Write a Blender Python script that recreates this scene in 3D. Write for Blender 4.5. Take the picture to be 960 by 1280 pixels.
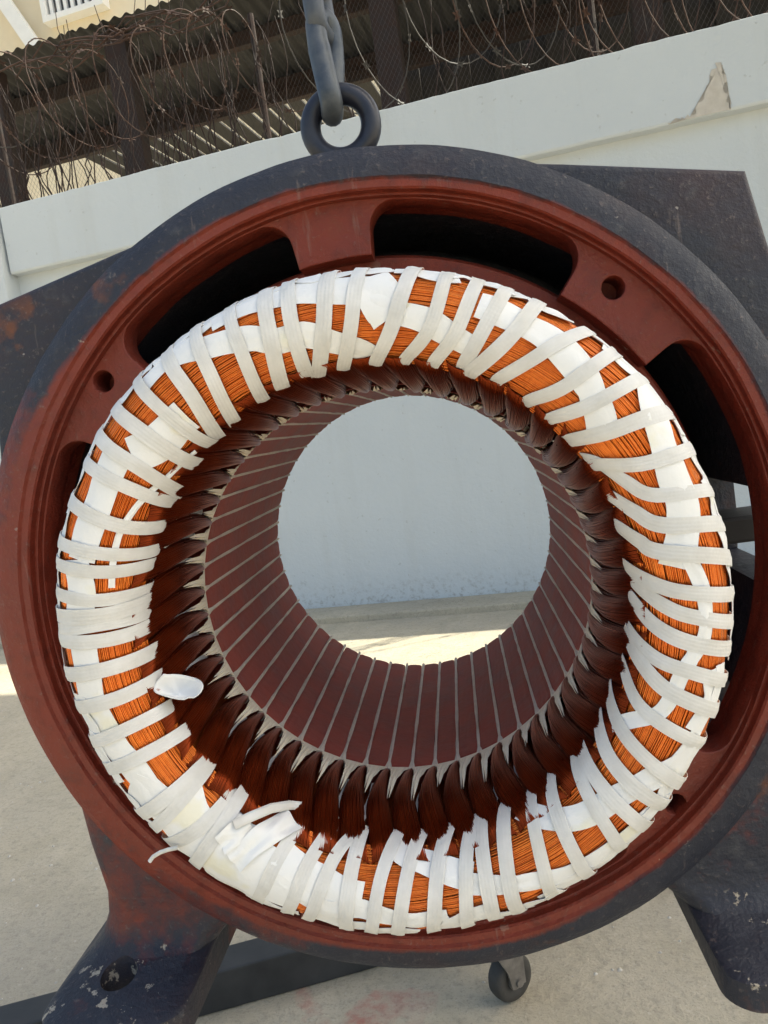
import bpy, bmesh, math, random
from mathutils import Vector, Matrix, noise
random.seed(7)
PI = math.pi
R_ = math.radians
scene = bpy.context.scene
for o in list(bpy.data.objects):
    bpy.data.objects.remove(o, do_unlink=True)
COL = scene.collection
AX = 0.70                      # height of the motor's axis above the floor

# ------------------------------------------------------------------ camera, sky, sun, exposure
cd = bpy.data.cameras.new('camera')
cam = bpy.data.objects.new('camera', cd); COL.objects.link(cam)
cd.sensor_fit = 'HORIZONTAL'; cd.sensor_width = 36.0; cd.lens = 36.0
cd.clip_start = 0.02; cd.clip_end = 500
CR = [[0.986235, -0.12984, -0.102386], [0.087175, -0.117872, 0.989195], [-0.140506, -0.984504, -0.10493]]
cam.matrix_world = Matrix(((CR[0][0], -CR[0][1], -CR[0][2], 0.05865),
                           (CR[1][0], -CR[1][1], -CR[1][2], -0.56066),
                           (CR[2][0], -CR[2][1], -CR[2][2], AX + 0.11433),
                           (0, 0, 0, 1)))
scene.camera = cam

WD = Vector((0.9867, -0.1623, 0))            # along the yard wall
WN = Vector((0.1623, 0.9867, 0))             # away from the camera
sun_vec = (WN * .20 + WD * .80 + Vector((0, 0, 1))).normalized()      # per metre of height a shadow runs .2 m off the wall, .8 m left
SUN_EL = math.asin(sun_vec.z)
world = bpy.data.worlds.new('World'); scene.world = world; world.use_nodes = True
wn = world.node_tree
bg = wn.nodes['Background']
sky = wn.nodes.new('ShaderNodeTexSky'); sky.sky_type = 'NISHITA'; sky.sun_disc = False
sky.sun_elevation = SUN_EL; sky.sun_rotation = math.atan2(sun_vec.x, sun_vec.y)
sky.air_density = 1.0; sky.dust_density = 5.0; sky.ozone_density = 1.0
wn.links.new(sky.outputs[0], bg.inputs[0]); bg.inputs[1].default_value = 0.15
sl = bpy.data.lights.new('sun', 'SUN'); sl.energy = 4.0; sl.angle = R_(0.5); sl.color = (1.0, 0.96, 0.89)
so = bpy.data.objects.new('sun', sl); COL.objects.link(so)
so.rotation_euler = (-sun_vec).to_track_quat('-Z', 'Y').to_euler(); so.location = (0, 0, 9)
vs = scene.view_settings
vs.view_transform = 'Standard'; vs.look = 'None'; vs.gamma = 1.0; vs.use_curve_mapping = False
vs.exposure = 1.05
vs.use_white_balance = True; vs.white_balance_temperature = 6850; vs.white_balance_tint = 2

# ------------------------------------------------------------------ materials
class NT:
    def __init__(self, name):
        self.m = bpy.data.materials.new(name); self.m.use_nodes = True
        self.t = self.m.node_tree; self.b = self.t.nodes['Principled BSDF']
    def n(self, typ, **kw):
        x = self.t.nodes.new(typ)
        for k, v in kw.items():
            if k.startswith('i_'):
                x.inputs[k[2:].replace('_', ' ')].default_value = v
            else:
                setattr(x, k, v)
        return x
    def l(self, a, b): self.t.links.new(a, b)
    def coords(self, kind='Object'):
        return self.n('ShaderNodeTexCoord').outputs[kind]
    def noise(self, scale, detail=4, rough=.55, vec=None, dist=0):
        x = self.n('ShaderNodeTexNoise'); x.inputs['Scale'].default_value = scale
        x.inputs['Detail'].default_value = detail; x.inputs['Roughness'].default_value = rough
        x.inputs['Distortion'].default_value = dist
        if vec is not None: self.l(vec, x.inputs['Vector'])
        return x.outputs['Fac']
    def ramp(self, fac, stops):
        r = self.n('ShaderNodeValToRGB'); e = r.color_ramp.elements
        while len(e) < len(stops): e.new(.5)
        for el, (p, c) in zip(e, stops):
            el.position = p; el.color = (c if isinstance(c, tuple) else (c, c, c)) + (1,)
        self.l(fac, r.inputs[0]); return r.outputs[0]
    def mix(self, fac, a, b, mode='MIX'):
        x = self.n('ShaderNodeMix', data_type='RGBA', blend_type=mode)
        for s, v in ((0, fac), (6, a), (7, b)):
            if hasattr(v, 'is_linked'): self.l(v, x.inputs[s])
            else: x.inputs[s].default_value = v if s == 0 else (v + (1,) if len(v) == 3 else v)
        return x.outputs[2]
    def math(self, op, a, b=0.0, c=None):
        x = self.n('ShaderNodeMath', operation=op)
        for i, v in enumerate((a, b) if c is None else (a, b, c)):
            if hasattr(v, 'is_linked'): self.l(v, x.inputs[i])
            else: x.inputs[i].default_value = v
        return x.outputs[0]
    def bump(self, h, strength, dist=.002, prev=None):
        x = self.n('ShaderNodeBump'); x.inputs['Strength'].default_value = strength
        x.inputs['Distance'].default_value = dist; self.l(h, x.inputs['Height'])
        if prev is not None: self.l(prev, x.inputs['Normal'])
        return x.outputs[0]
    def out(self, color=None, rough=None, normal=None, metal=None, spec=None, coat=None):
        for nm, v in (('Base Color', color), ('Roughness', rough), ('Normal', normal), ('Metallic', metal),
                      ('Specular IOR Level', spec), ('Coat Weight', coat)):
            if v is None: continue
            if hasattr(v, 'is_linked'): self.l(v, self.b.inputs[nm])
            else: self.b.inputs[nm].default_value = (v + (1,)) if isinstance(v, tuple) else v
        return self.m

M = {}
def mk_housing():
    t = NT('housing_paint'); P = t.coords()
    a = t.n('ShaderNodeAttribute', attribute_name='blue').outputs['Fac']
    n1 = t.noise(9, 6, .65, P); n2 = t.noise(60, 6, .65, P); n3 = t.noise(23, 6, .7, P); n4 = t.noise(5.0, 5, .6, P)
    k = t.math('ADD', a, t.math('MULTIPLY', t.math('SUBTRACT', n1, .5), 1.1))
    k = t.math('ADD', k, t.math('MULTIPLY', t.math('SUBTRACT', n2, .5), .5))
    k = t.ramp(k, [(.36, 0.0), (.66, 1.0)])
    red = t.mix(n3, (.145, .022, .012), (.235, .042, .024))
    red = t.mix(t.ramp(n2, [(.50, 0.0), (.72, .6)]), red, (.085, .016, .011))
    red = t.mix(t.ramp(n4, [(.5, 0.0), (.7, .5)]), red, (.12, .03, .022))
    blu = t.mix(n3, (.013, .015, .025), (.034, .037, .052))
    blu = t.mix(t.ramp(n1, [(.52, 0.0), (.74, .40)]), blu, (.060, .026, .024))
    blu = t.mix(t.ramp(n2, [(.56, 0.0), (.74, .45)]), blu, (.085, .085, .09))
    c = t.mix(k, red, blu)
    # rust blooms, chips down to filler and bare metal, pale scuffs
    rust = t.math('MULTIPLY', t.ramp(t.noise(14, 5, .65, P), [(.60, 0.0), (.68, .8)]), t.ramp(n4, [(.45, 0.0), (.58, 1.0)]))
    c = t.mix(rust, c, (.16, .055, .022))
    wide = t.ramp(t.noise(6.5, 3, .55, P), [(.47, 0.0), (.60, 1.0)])
    wear = t.n('ShaderNodeAttribute', attribute_name='wear').outputs['Fac']
    chip = t.math('MULTIPLY', t.ramp(t.noise(30, 4, .6, P), [(.70, 0.0), (.715, 1.0)]), wide)
    wc = t.math('ADD', t.noise(48, 5, .65, P), t.math('MULTIPLY', wear, .085))
    chip = t.math('MAXIMUM', chip, t.math('MULTIPLY', t.ramp(wc, [(.66, 0.0), (.69, 1.0)]), t.math('MINIMUM', t.math('MULTIPLY', wear, 3.0), 1.0)))
    c = t.mix(chip, c, (.40, .35, .28))
    small = t.math('MULTIPLY', t.ramp(t.noise(115, 2, .5, P), [(.74, 0.0), (.76, 1.0)]), t.ramp(n1, [(.50, 0.0), (.60, .8)]))
    c = t.mix(small, c, (.32, .29, .26))
    mp = t.n('ShaderNodeMapping'); mp.inputs['Scale'].default_value = (1, 1, .12); mp.inputs['Rotation'].default_value = (.4, .9, .3); t.l(P, mp.inputs[0])
    scr = t.ramp(t.noise(85, 4, .7, mp.outputs[0]), [(.64, 0.0), (.76, .4)])
    c = t.mix(scr, c, (.26, .20, .17))
    dust = t.ramp(t.noise(240, 3, .7, P), [(.60, 0.0), (.8, .4)])
    c = t.mix(dust, c, (.27, .21, .18))
    r = t.ramp(n3, [(.3, .40), (.7, .68)])
    nm = t.bump(n2, .5, .005); nm = t.bump(t.noise(240, 3, .6, P), .2, .0012, nm); nm = t.bump(chip, .5, -.0012, nm)
    return t.out(c, r, nm, spec=.4)
M['housing'] = mk_housing()

def mk_simple(name, c1, c2, scale, r1=.5, r2=.7, bump=.2, bscale=None, metal=0.0, dist=.002, spec=.5):
    t = NT(name); P0 = t.coords()
    oi = t.n('ShaderNodeObjectInfo'); va = t.n('ShaderNodeVectorMath', operation='MULTIPLY_ADD')
    t.l(oi.outputs['Random'], va.inputs[0]); va.inputs[1].default_value = (9.1, 5.3, 7.7); t.l(P0, va.inputs[2]); P = va.outputs[0]
    n = t.noise(scale, 5, .6, P)
    c = t.mix(t.ramp(n, [(.3, 0.0), (.7, 1.0)]), c1, c2)
    r = t.ramp(n, [(.3, r1), (.7, r2)])
    nm = t.bump(t.noise(bscale or scale * 4, 5, .6, P), bump, dist)
    return t.out(c, r, nm, metal, spec)
M['tooth'] = mk_simple('tooth_paint', (.215, .038, .029), (.33, .070, .052), 40, .55, .75, .6, 110, 0, .0018, .35)
M['core'] = mk_simple('core_steel', (.05, .016, .013), (.09, .03, .024), 30)
M['rod'] = mk_simple('dark_bar', (.012, .012, .014), (.03, .028, .028), 20)
M['liner'] = mk_simple('liner_paper', (.80, .73, .57), (.88, .83, .70), 90, .55, .75, .3, 300, 0, .0006)
M['wedge'] = mk_simple('slot_wedge', (.58, .54, .47), (.74, .69, .61), 120, .5, .7, .3, 260, 0, .0005)
M['steel_blue'] = mk_simple('worn_blue_steel', (.030, .040, .062), (.095, .105, .12), 45, .32, .55, .3, 130, .35, .001)
M['steel_grey'] = mk_simple('worn_grey_steel', (.022, .036, .062), (.115, .125, .135), 38, .35, .55, .3, 160, .4, .001)
M['eye'] = mk_simple('eye_paint', (.012, .014, .026), (.03, .034, .05), 40, .3, .5, .25, 120, .1, .001)
M['beam'] = mk_simple('beam_steel', (.030, .032, .035), (.062, .063, .065), 14, .45, .65, .2, 120, .3, .001)
M['beam_dark'] = M['beam']
M['rubber'] = mk_simple('castor_rubber', (.03, .028, .026), (.07, .065, .058), 60, .6, .85, .4, 150, 0, .0015)
M['castor'] = mk_simple('castor_steel', (.14, .13, .12), (.26, .24, .22), 70, .4, .6, .3, 150, .4, .001)
M['rust'] = mk_simple('rusty_steel', (.010, .005, .0035), (.028, .011, .007), 18, .7, .9, .3, 60)
M['rustwire'] = mk_simple('rusty_wire', (.022, .009, .005), (.065, .028, .016), 9, .6, .8, .2, 60)
M['galv'] = mk_simple('dull_wire', (.022, .018, .015), (.06, .052, .046), 9, .5, .7, .1, 60)
M['sheet'] = mk_simple('weathered_sheet', (.011, .011, .0115), (.030, .029, .028), 3.2, .6, .85, .15, 40)
M['shed'] = mk_simple('dark_boards', (.010, .008, .006), (.026, .02, .016), 3.0, .7, .9, .2, 40)
M['beige'] = mk_simple('beige_render', (.70, .60, .43), (.76, .67, .50), 2.0, .8, .95, .1, 60)
M['white_frame'] = mk_simple('white_frame', (.74, .74, .72), (.8, .8, .78), 8, .5, .6, .05)
M['glass'] = mk_simple('dark_glass', (.05, .06, .07), (.09, .1, .11), 3, .1, .2, .0)
M['bare'] = mk_simple('bare_plaster', (.50, .46, .40), (.62, .58, .52), 26, .85, .95, .5, 120)

def mk_copper():
    t = NT('enamelled_copper'); P = t.coords()
    g = t.noise(26, 4, .6, P); h = t.noise(420, 2, .5, P)
    c = t.mix(t.ramp(g, [(.3, 0.0), (.7, 1.0)]), (.62, .13, .014), (.80, .215, .028))
    c = t.mix(t.ramp(h, [(.45, 0.0), (.7, .5)]), c, (.50, .10, .010))
    return t.out(c, t.ramp(h, [(.3, .12), (.7, .26)]), None, .6, .5, .2)
M['copper'] = mk_copper()
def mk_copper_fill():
    t = NT('dark_copper_fill'); return t.out((.36, .075, .011), .5, None, .4)  # one even darker copper for the solid body under the strands
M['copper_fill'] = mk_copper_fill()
def mk_petal():
    t = NT('varnished_copper'); P = t.coords()
    g = t.noise(40, 4, .6, P)
    c = t.mix(t.ramp(g, [(.3, 0.0), (.7, 1.0)]), (.17, .026, .007), (.30, .052, .014))
    return t.out(c, t.ramp(g, [(.3, .26), (.7, .38)]), None, .85, .2, .0)
M['petal'] = mk_petal()

def mk_tape():
    t = NT('cotton_tape'); uv = t.coords('UV'); P = t.coords()
    sx = t.n('ShaderNodeSeparateXYZ'); t.l(uv, sx.inputs[0])
    w1 = t.math('SINE', t.math('MULTIPLY', sx.outputs[0], 26.0))
    w2 = t.math('SINE', t.math('MULTIPLY', sx.outputs[1], 2600.0))
    h = t.math('ADD', w1, t.math('MULTIPLY', w2, .25))
    n = t.noise(55, 4, .6, P); n2 = t.noise(13, 4, .6, P)
    c = t.mix(t.ramp(n, [(.35, 0.0), (.7, 1.0)]), (.70, .695, .68), (.60, .59, .565))
    c = t.mix(t.ramp(n2, [(.55, 0.0), (.75, .5)]), c, (.66, .62, .52))
    nm = t.bump(h, .10, .0004); nm = t.bump(n, .35, .0018, nm)
    m = t.out(c, .52, nm, 0.0, .4)
    t.b.inputs['Subsurface Weight'].default_value = .12
    t.b.inputs['Subsurface Radius'].default_value = (.004, .0035, .003)
    t.b.inputs['Subsurface Scale'].default_value = 1.0
    return m
M['tape'] = mk_tape()
def mk_paper():
    t = NT('insulation_paper'); P = t.coords(); n = t.noise(30, 3, .5, P); n2 = t.noise(70, 4, .6, P)
    c = t.mix(t.ramp(n, [(.62, 0.0), (.70, .55)]), (.76, .765, .765), (.74, .70, .50))
    nm = t.bump(n2, .35, .0025)
    return t.out(c, .42, nm, 0.0, .5)
M['paper'] = mk_paper()

def mk_floor():
    t = NT('floor_concrete'); P = t.coords()
    n0 = t.noise(1.3, 6, .6, P); n1 = t.noise(7, 7, .65, P, .6); n2 = t.noise(60, 5, .7, P); n3 = t.noise(220, 3, .7, P)
    c = t.mix(t.ramp(n1, [(.3, 0.0), (.7, 1.0)]), (.45, .39, .285), (.58, .505, .38))
    c = t.mix(t.ramp(n0, [(.42, 0.0), (.7, .7)]), c, (.36, .33, .275))
    c = t.mix(t.ramp(n2, [(.50, 0.0), (.72, .6)]), c, (.27, .235, .19))
    c = t.mix(t.ramp(n3, [(.54, 0.0), (.72, .6)]), c, (.22, .195, .16))
    lt = t.ramp(t.noise(95, 4, .7, P), [(.6, 0.0), (.75, .5)]); c = t.mix(lt, c, (.68, .63, .53))
    v = t.n('ShaderNodeTexVoronoi', feature='DISTANCE_TO_EDGE'); v.inputs['Scale'].default_value = 2.3
    wv = t.n('ShaderNodeVectorMath', operation='ADD'); t.l(P, wv.inputs[0])
    nz = t.n('ShaderNodeTexNoise'); nz.inputs['Scale'].default_value = 5; nz.inputs['Detail'].default_value = 6; t.l(P, nz.inputs[0])
    t.l(nz.outputs[1], wv.inputs[1]); t.l(wv.outputs[0], v.inputs['Vector'])
    crack = t.ramp(v.outputs[0], [(.0, 1.0), (.006, 0.0)])
    crack = t.math('MULTIPLY', crack, t.ramp(t.noise(1.7, 2, .5, P), [(.52, 0.0), (.6, .8)]))
    c = t.mix(crack, c, (.12, .105, .085))
    # a smear of red primer left on the floor
    vm = t.n('ShaderNodeVectorMath', operation='SUBTRACT'); t.l(wv.outputs[0], vm.inputs[0]); vm.inputs[1].default_value = (-.185 + .5, .45 + .5, .5)
    vs_ = t.n('ShaderNodeVectorMath', operation='MULTIPLY'); t.l(vm.outputs[0], vs_.inputs[0]); vs_.inputs[1].default_value = (19, 6.0, 0)
    ln = t.n('ShaderNodeVectorMath', operation='LENGTH'); t.l(vs_.outputs[0], ln.inputs[0])
    pk = t.math('MULTIPLY', t.ramp(ln.outputs['Value'], [(.15, 1.0), (1.0, 0.0)]), t.ramp(n2, [(.35, .25), (.6, .75)]))
    c = t.mix(pk, c, (.50, .17, .13))
    h = t.math('ADD', t.math('MULTIPLY', n2, .5), t.math('ADD', t.math('MULTIPLY', n3, .25), n1))
    nm = t.bump(h, .5, .012)
    return t.out(c, .85, nm, 0.0, .3)
M['floor'] = mk_floor()
def mk_wall():
    t = NT('painted_wall'); P = t.coords()
    n1 = t.noise(2.2, 5, .6, P); n2 = t.noise(34, 5, .65, P); n3 = t.noise(120, 4, .6, P)
    c = t.mix(n1, (.545, .585, .61), (.605, .645, .665))
    pock = t.ramp(t.noise(42, 2, .5, P), [(.70, 0.0), (.74, 1.0)])
    c = t.mix(t.math('MULTIPLY', pock, .35), c, (.42, .43, .42))
    sx = t.n('ShaderNodeSeparateXYZ'); t.l(P, sx.inputs[0])
    low = t.math('SUBTRACT', .16, sx.outputs[2]); low = t.ramp(t.math('MULTIPLY', low, 6.0), [(.0, 0.0), (.9, 1.0)])
    dirt = t.math('MULTIPLY', low, t.ramp(t.noise(48, 5, .7, P), [(.50, 0.0), (.66, 1.0)]))
    mp = t.n('ShaderNodeMapping'); mp.inputs['Scale'].default_value = (1, 1, .08); t.l(P, mp.inputs[0])
    stk = t.ramp(t.noise(7, 5, .6, mp.outputs[0]), [(.52, 0.0), (.75, .22)]); c = t.mix(stk, c, (.45, .45, .41))
    c = t.mix(t.math('MULTIPLY', dirt, .7), c, (.24, .22, .19))
    nm = t.bump(n2, .4, .008); nm = t.bump(pock, .4, .004, nm)
    return t.out(c, .62, nm, 0.0, .35)
M['wall'] = mk_wall()

# ------------------------------------------------------------------ object helpers
def link(name, mesh, mat=None, parent=None, smooth=False):
    if mat is not None and not mesh.materials: mesh.materials.append(M[mat] if isinstance(mat, str) else mat)
    if smooth:
        for p in mesh.polygons: p.use_smooth = True
    o = bpy.data.objects.new(name, mesh); COL.objects.link(o)
    if parent is not None: adopt(o, parent)
    return o
def wloc(o):
    m = o.matrix_basis.copy()
    while o.parent is not None:
        m = o.parent.matrix_basis @ o.matrix_parent_inverse @ m if False else (o.parent.matrix_basis @ o.matrix_parent_inverse) @ m
        o = o.parent
    return m
def adopt(o, parent):
    o.parent = parent; o.matrix_parent_inverse = wloc(parent).inverted()
def empty(name, loc):
    o = bpy.data.objects.new(name, None); o.location = loc; o.empty_display_size = .05
    COL.objects.link(o); return o
def tag(o, label=None, cat=None, group=None, kind=None):
    if label: o['label'] = label
    if cat: o['category'] = cat
    if group: o['group'] = group
    if kind: o['kind'] = kind
    return o
def mesh_of(name, verts, faces):
    m = bpy.data.meshes.new(name); m.from_pydata([tuple(v) for v in verts], [], faces); m.update(); return m
def from_bm(bm, name):
    m = bpy.data.meshes.new(name); bmesh.ops.recalc_face_normals(bm, faces=bm.faces); bm.to_mesh(m); bm.free(); return m
def box_mesh(name, x0, x1, y0, y1, z0, z1, bev=0.0, seg=2):
    bm = bmesh.new(); bmesh.ops.create_cube(bm, size=1)
    for v in bm.verts:
        v.co = Vector((x0 + (v.co.x + .5) * (x1 - x0), y0 + (v.co.y + .5) * (y1 - y0), z0 + (v.co.z + .5) * (z1 - z0)))
    if bev: bmesh.ops.bevel(bm, geom=bm.edges[:], offset=bev, segments=seg, affect='EDGES', profile=.6)
    return from_bm(bm, name)
def tube_data(pts, rad, sides=6, closed=False, caps=True):
    V, F = [], []
    pts = [Vector(p) for p in pts]; n = len(pts)
    rad = rad if isinstance(rad, (list, tuple)) else [rad] * n
    prev = None
    for i, p in enumerate(pts):
        a = pts[(i - 1) % n] if (closed or i) else p
        b = pts[(i + 1) % n] if (closed or i < n - 1) else p
        d = (b - a).normalized()
        if prev is None:
            s = d.cross(Vector((0, 0, 1)))
            if s.length < .1: s = d.cross(Vector((1, 0, 0)))
            s.normalize()
        else:
            s = (prev - d * prev.dot(d)).normalized()
        prev = s; u = d.cross(s)
        for k in range(sides):
            q = 2 * PI * k / sides
            V.append(p + (s * math.cos(q) + u * math.sin(q)) * rad[i])
    for i in range(n if closed else n - 1):
        j = (i + 1) % n
        for k in range(sides):
            l = (k + 1) % sides
            F.append((i * sides + k, i * sides + l, j * sides + l, j * sides + k))
    if caps and not closed:
        F.append(tuple(range(sides))[::-1]); F.append(tuple(range((n - 1) * sides, n * sides)))
    return V, F
def tube(name, pts, rad, sides=6, closed=False):
    V, F = tube_data(pts, rad, sides, closed); return mesh_of(name, V, F)
class Acc:
    def __init__(self): self.V = []; self.F = []
    def add(self, V, F):
        b = len(self.V); self.V += V; self.F += [tuple(i + b for i in f) for f in F]
    def mesh(self, name): return mesh_of(name, self.V, self.F)
def lathe(name, prof, seg=180, closed=True, a0=0, a1=2 * PI):
    """prof: (radius, y) pairs turned about the motor axis"""
    full = abs(a1 - a0 - 2 * PI) < 1e-6
    V, F = [], []; n = len(prof); m = seg if full else seg + 1
    for i in range(m):
        q = a0 + (a1 - a0) * i / seg
        for r, y in prof: V.append((r * math.cos(q), y, AX + r * math.sin(q)))
    for i in range(seg):
        j = (i + 1) % m
        for k in range(n if closed else n - 1):
            l = (k + 1) % n
            F.append((i * n + k, i * n + l, j * n + l, j * n + k))
    return mesh_of(name, V, F)
def fill_mesh(name, loops, y0, y1, bev=0.0, bres=2):
    """flat shape in x,z with holes, given thickness from y0 to y1"""
    cu = bpy.data.curves.new(name + '_c', 'CURVE'); cu.dimensions = '2D'; cu.fill_mode = 'BOTH'
    cu.extrude = (y1 - y0) / 2 - bev; cu.bevel_depth = bev; cu.bevel_resolution = bres; cu.offset = -bev
    for lp in loops:
        s = cu.splines.new('POLY'); s.points.add(len(lp) - 1); s.use_cyclic_u = True
        for p, c in zip(s.points, lp): p.co = (c[0], c[1], 0, 1)
    ob = bpy.data.objects.new(name + '_c', cu); COL.objects.link(ob)
    dg = bpy.context.evaluated_depsgraph_get(); dg.update()
    me = bpy.data.meshes.new_from_object(ob.evaluated_get(dg)); me.name = name
    bpy.data.objects.remove(ob); bpy.data.curves.remove(cu)
    for v in me.vertices: v.co = Vector((v.co.x, (y0 + y1) / 2 - v.co.z, v.co.y))
    me.materials.clear(); return me
def cut(me, cutters):
    ob = bpy.data.objects.new('t', me); COL.objects.link(ob); cs = []
    for c in cutters:
        co = bpy.data.objects.new('c', c); COL.objects.link(co); cs.append(co)
        md = ob.modifiers.new('b', 'BOOLEAN'); md.object = co; md.operation = 'DIFFERENCE'; md.solver = 'EXACT'
    dg = bpy.context.evaluated_depsgraph_get(); dg.update()
    r = bpy.data.meshes.new_from_object(ob.evaluated_get(dg))
    for x in cs + [ob]: bpy.data.objects.remove(x)
    return r
def circ(r, n=96, cx=0, cz=0): return [(cx + r * math.cos(2 * PI * i / n), cz + r * math.sin(2 * PI * i / n)) for i in range(n)]
def blue_attr(me, fn):
    at = me.attributes.new('blue', 'FLOAT', 'POINT')
    for i, v in enumerate(me.vertices): at.data[i].value = fn(v.co)
def wear_attr(me, fn):
    at = me.attributes.new('wear', 'FLOAT', 'POINT')
    for i, v in enumerate(me.vertices): at.data[i].value = fn(v.co)
def auto_smooth(me, ang=35):
    bm = bmesh.new(); bm.from_mesh(me)
    for f in bm.faces: f.smooth = True
    for e in bm.edges:
        if len(e.link_faces) == 2 and e.calc_face_angle(0) > R_(ang): e.smooth = False
    bm.to_mesh(me); bm.free()

# ------------------------------------------------------------------ the setting: floor
fl = mesh_of('floor', [(-60, -60, 0), (60, -60, 0), (60, 60, 0), (-60, 60, 0)], [(0, 1, 2, 3)])
tag(link('floor', fl, 'floor'), kind='structure')
def wp(s, off, z):
    """point beside the yard wall: s metres along it, off metres behind its face, z above the floor"""
    p = Vector((-.716, 2.964, 0)) + WD * s + WN * off; return Vector((p.x, p.y, z))
def wbox(name, s0, s1, o0, o1, z0, z1, bev=.004):
    me = box_mesh(name, s0, s1, o0, o1, z0, z1, bev)
    for v in me.vertices: v.co = wp(*v.co)
    return me
# footing strip along the wall
tag(link('footing', wbox('footing', -6, 7, -.20, .01, -.05, .028, .006), 'floor'), kind='structure')
# yard wall: lower wall, thicker top band, corner pier, a peeled spot
wall = empty('yard_wall', wp(.3, .1, 0))
tag(wall, 'pale painted yard wall with a thicker top band and a peeled spot', 'wall')
link('lower_wall', wbox('lower_wall', -6, 7, .0, .16, 0, 1.815, .0), 'wall', wall)
def band_mesh():
    V, F = [], []; n = 220; s0, s1 = -1.247, 7.0
    for i in range(n + 1):
        s = s0 + (s1 - s0) * i / n
        zt = 2.125 + .006 * noise.noise((s * 6, 1, 0)) + .004 * noise.noise((s * 21, 4, 0)) - .012 * max(0, s - 1) / 2
        zb = 1.812 + .002 * noise.noise((s * 9, 7, 0))
        for o, z in ((-.062, zb + .004), (-.065, zb + .010), (-.065, zt - .0015), (-.0635, zt), (.17, zt - .004), (.17, zb), (-.058, zb)):
            V.append(wp(s, o, z))
    k = 7
    for i in range(n):
        for j in range(k):
            F.append((i * k + j, i * k + (j + 1) % k, (i + 1) * k + (j + 1) % k, (i + 1) * k + j))
    F.append(tuple(range(k))[::-1]); F.append(tuple(range(n * k, n * k + k)))
    return mesh_of('top_band', V, F)
link('top_band', band_mesh(), 'wall', wall)
link('corner_pier', wbox('corner_pier', -1.52, -1.262, -.10, .2, 0, 2.14, .012), 'wall', wall)
def peel():
    pts = [(1.770, 1.815), (1.80, 1.828), (1.815, 1.818), (1.85, 1.822), (1.872, 1.848), (1.90, 1.868), (1.912, 1.905), (1.935, 1.93),
           (1.94, 1.97), (1.962, 1.99), (1.972, 1.985), (1.975, 1.955), (1.985, 1.94), (1.981, 1.90), (1.992, 1.87), (1.987, 1.84), (1.995, 1.815)]
    q = []
    for i, p in enumerate(pts):
        a = Vector(p); b = Vector(pts[(i + 1) % len(pts)]); q.append(a)
        for k in (.25, .5, .75):
            m = a.lerp(b, k); q.append(m + Vector((random.uniform(-.011, .011), random.uniform(-.011, .011) if i < len(pts) - 1 else 0)))
    bm = bmesh.new()
    f = bm.faces.new([bm.verts.new(wp(p[0], -.0668, p[1])) for p in q])
    bmesh.ops.triangulate(bm, faces=[f])
    return from_bm(bm, 'bare_patch')
link('bare_patch', peel(), 'bare', wall)

# ------------------------------------------------------------------ the motor
motor = empty('motor_stator', (0, .13, AX - .315))
tag(motor, 'red and navy cast iron motor stator with white taped copper windings, hung from a chain', 'motor')

def ang(co): return math.degrees(math.atan2(co.z - AX, co.x))
def win(a, c, h):
    d = abs((a - c + 180) % 360 - 180); return max(0.0, 1 - max(0, d - h * .5) / (h * .5)) if d < h else 0.0
def rim_blue(co):
    r = math.hypot(co.x, co.z - AX); a = ang(co)
    k = max(-.15, min(1.1, .5 + (r - .2915) / .010))
    k -= .75 * win(a, 190, 62) + .30 * win(a, 262, 40)
    if r < .288: k = min(k, .02)
    return k
# mounting flange ring
rim_prof = [(.286, .060), (.3185, .060), (.3195, .040), (.3185, .018), (.3150, .007), (.3070, .0015), (.300, 0), (.2925, -.0012), (.2905, .0008),
            (.2855, .0010), (.2842, .0025), (.2838, .0090), (.2830, .0100), (.2822, .0102), (.2818, .0125), (.2818, .060)]
hub = lathe('mounting_flange', rim_prof, 240)
for v in hub.vertices:                       # casting unevenness
    n = noise.noise(v.co * 16) * .0011 + noise.noise(v.co * 55) * .0004
    if v.co.x < 0 and math.hypot(v.co.x, v.co.z - AX) > .295: v.co.x *= 1.012
    v.co.y += n * .5; d = Vector((v.co.x, 0, v.co.z - AX)).normalized(); v.co += d * n
blue_attr(hub, rim_blue)
wear_attr(hub, lambda c: max(0, 1 - abs(math.hypot(c.x, c.z - AX) - .2915) / .009) * max(.55 * win(ang(c), 139, 9), .8 * win(ang(c), 32, 10), .7 * win(ang(c), -50, 12)))
auto_smooth(hub, 30)
flange = link('mounting_flange', hub, 'housing', motor)

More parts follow.
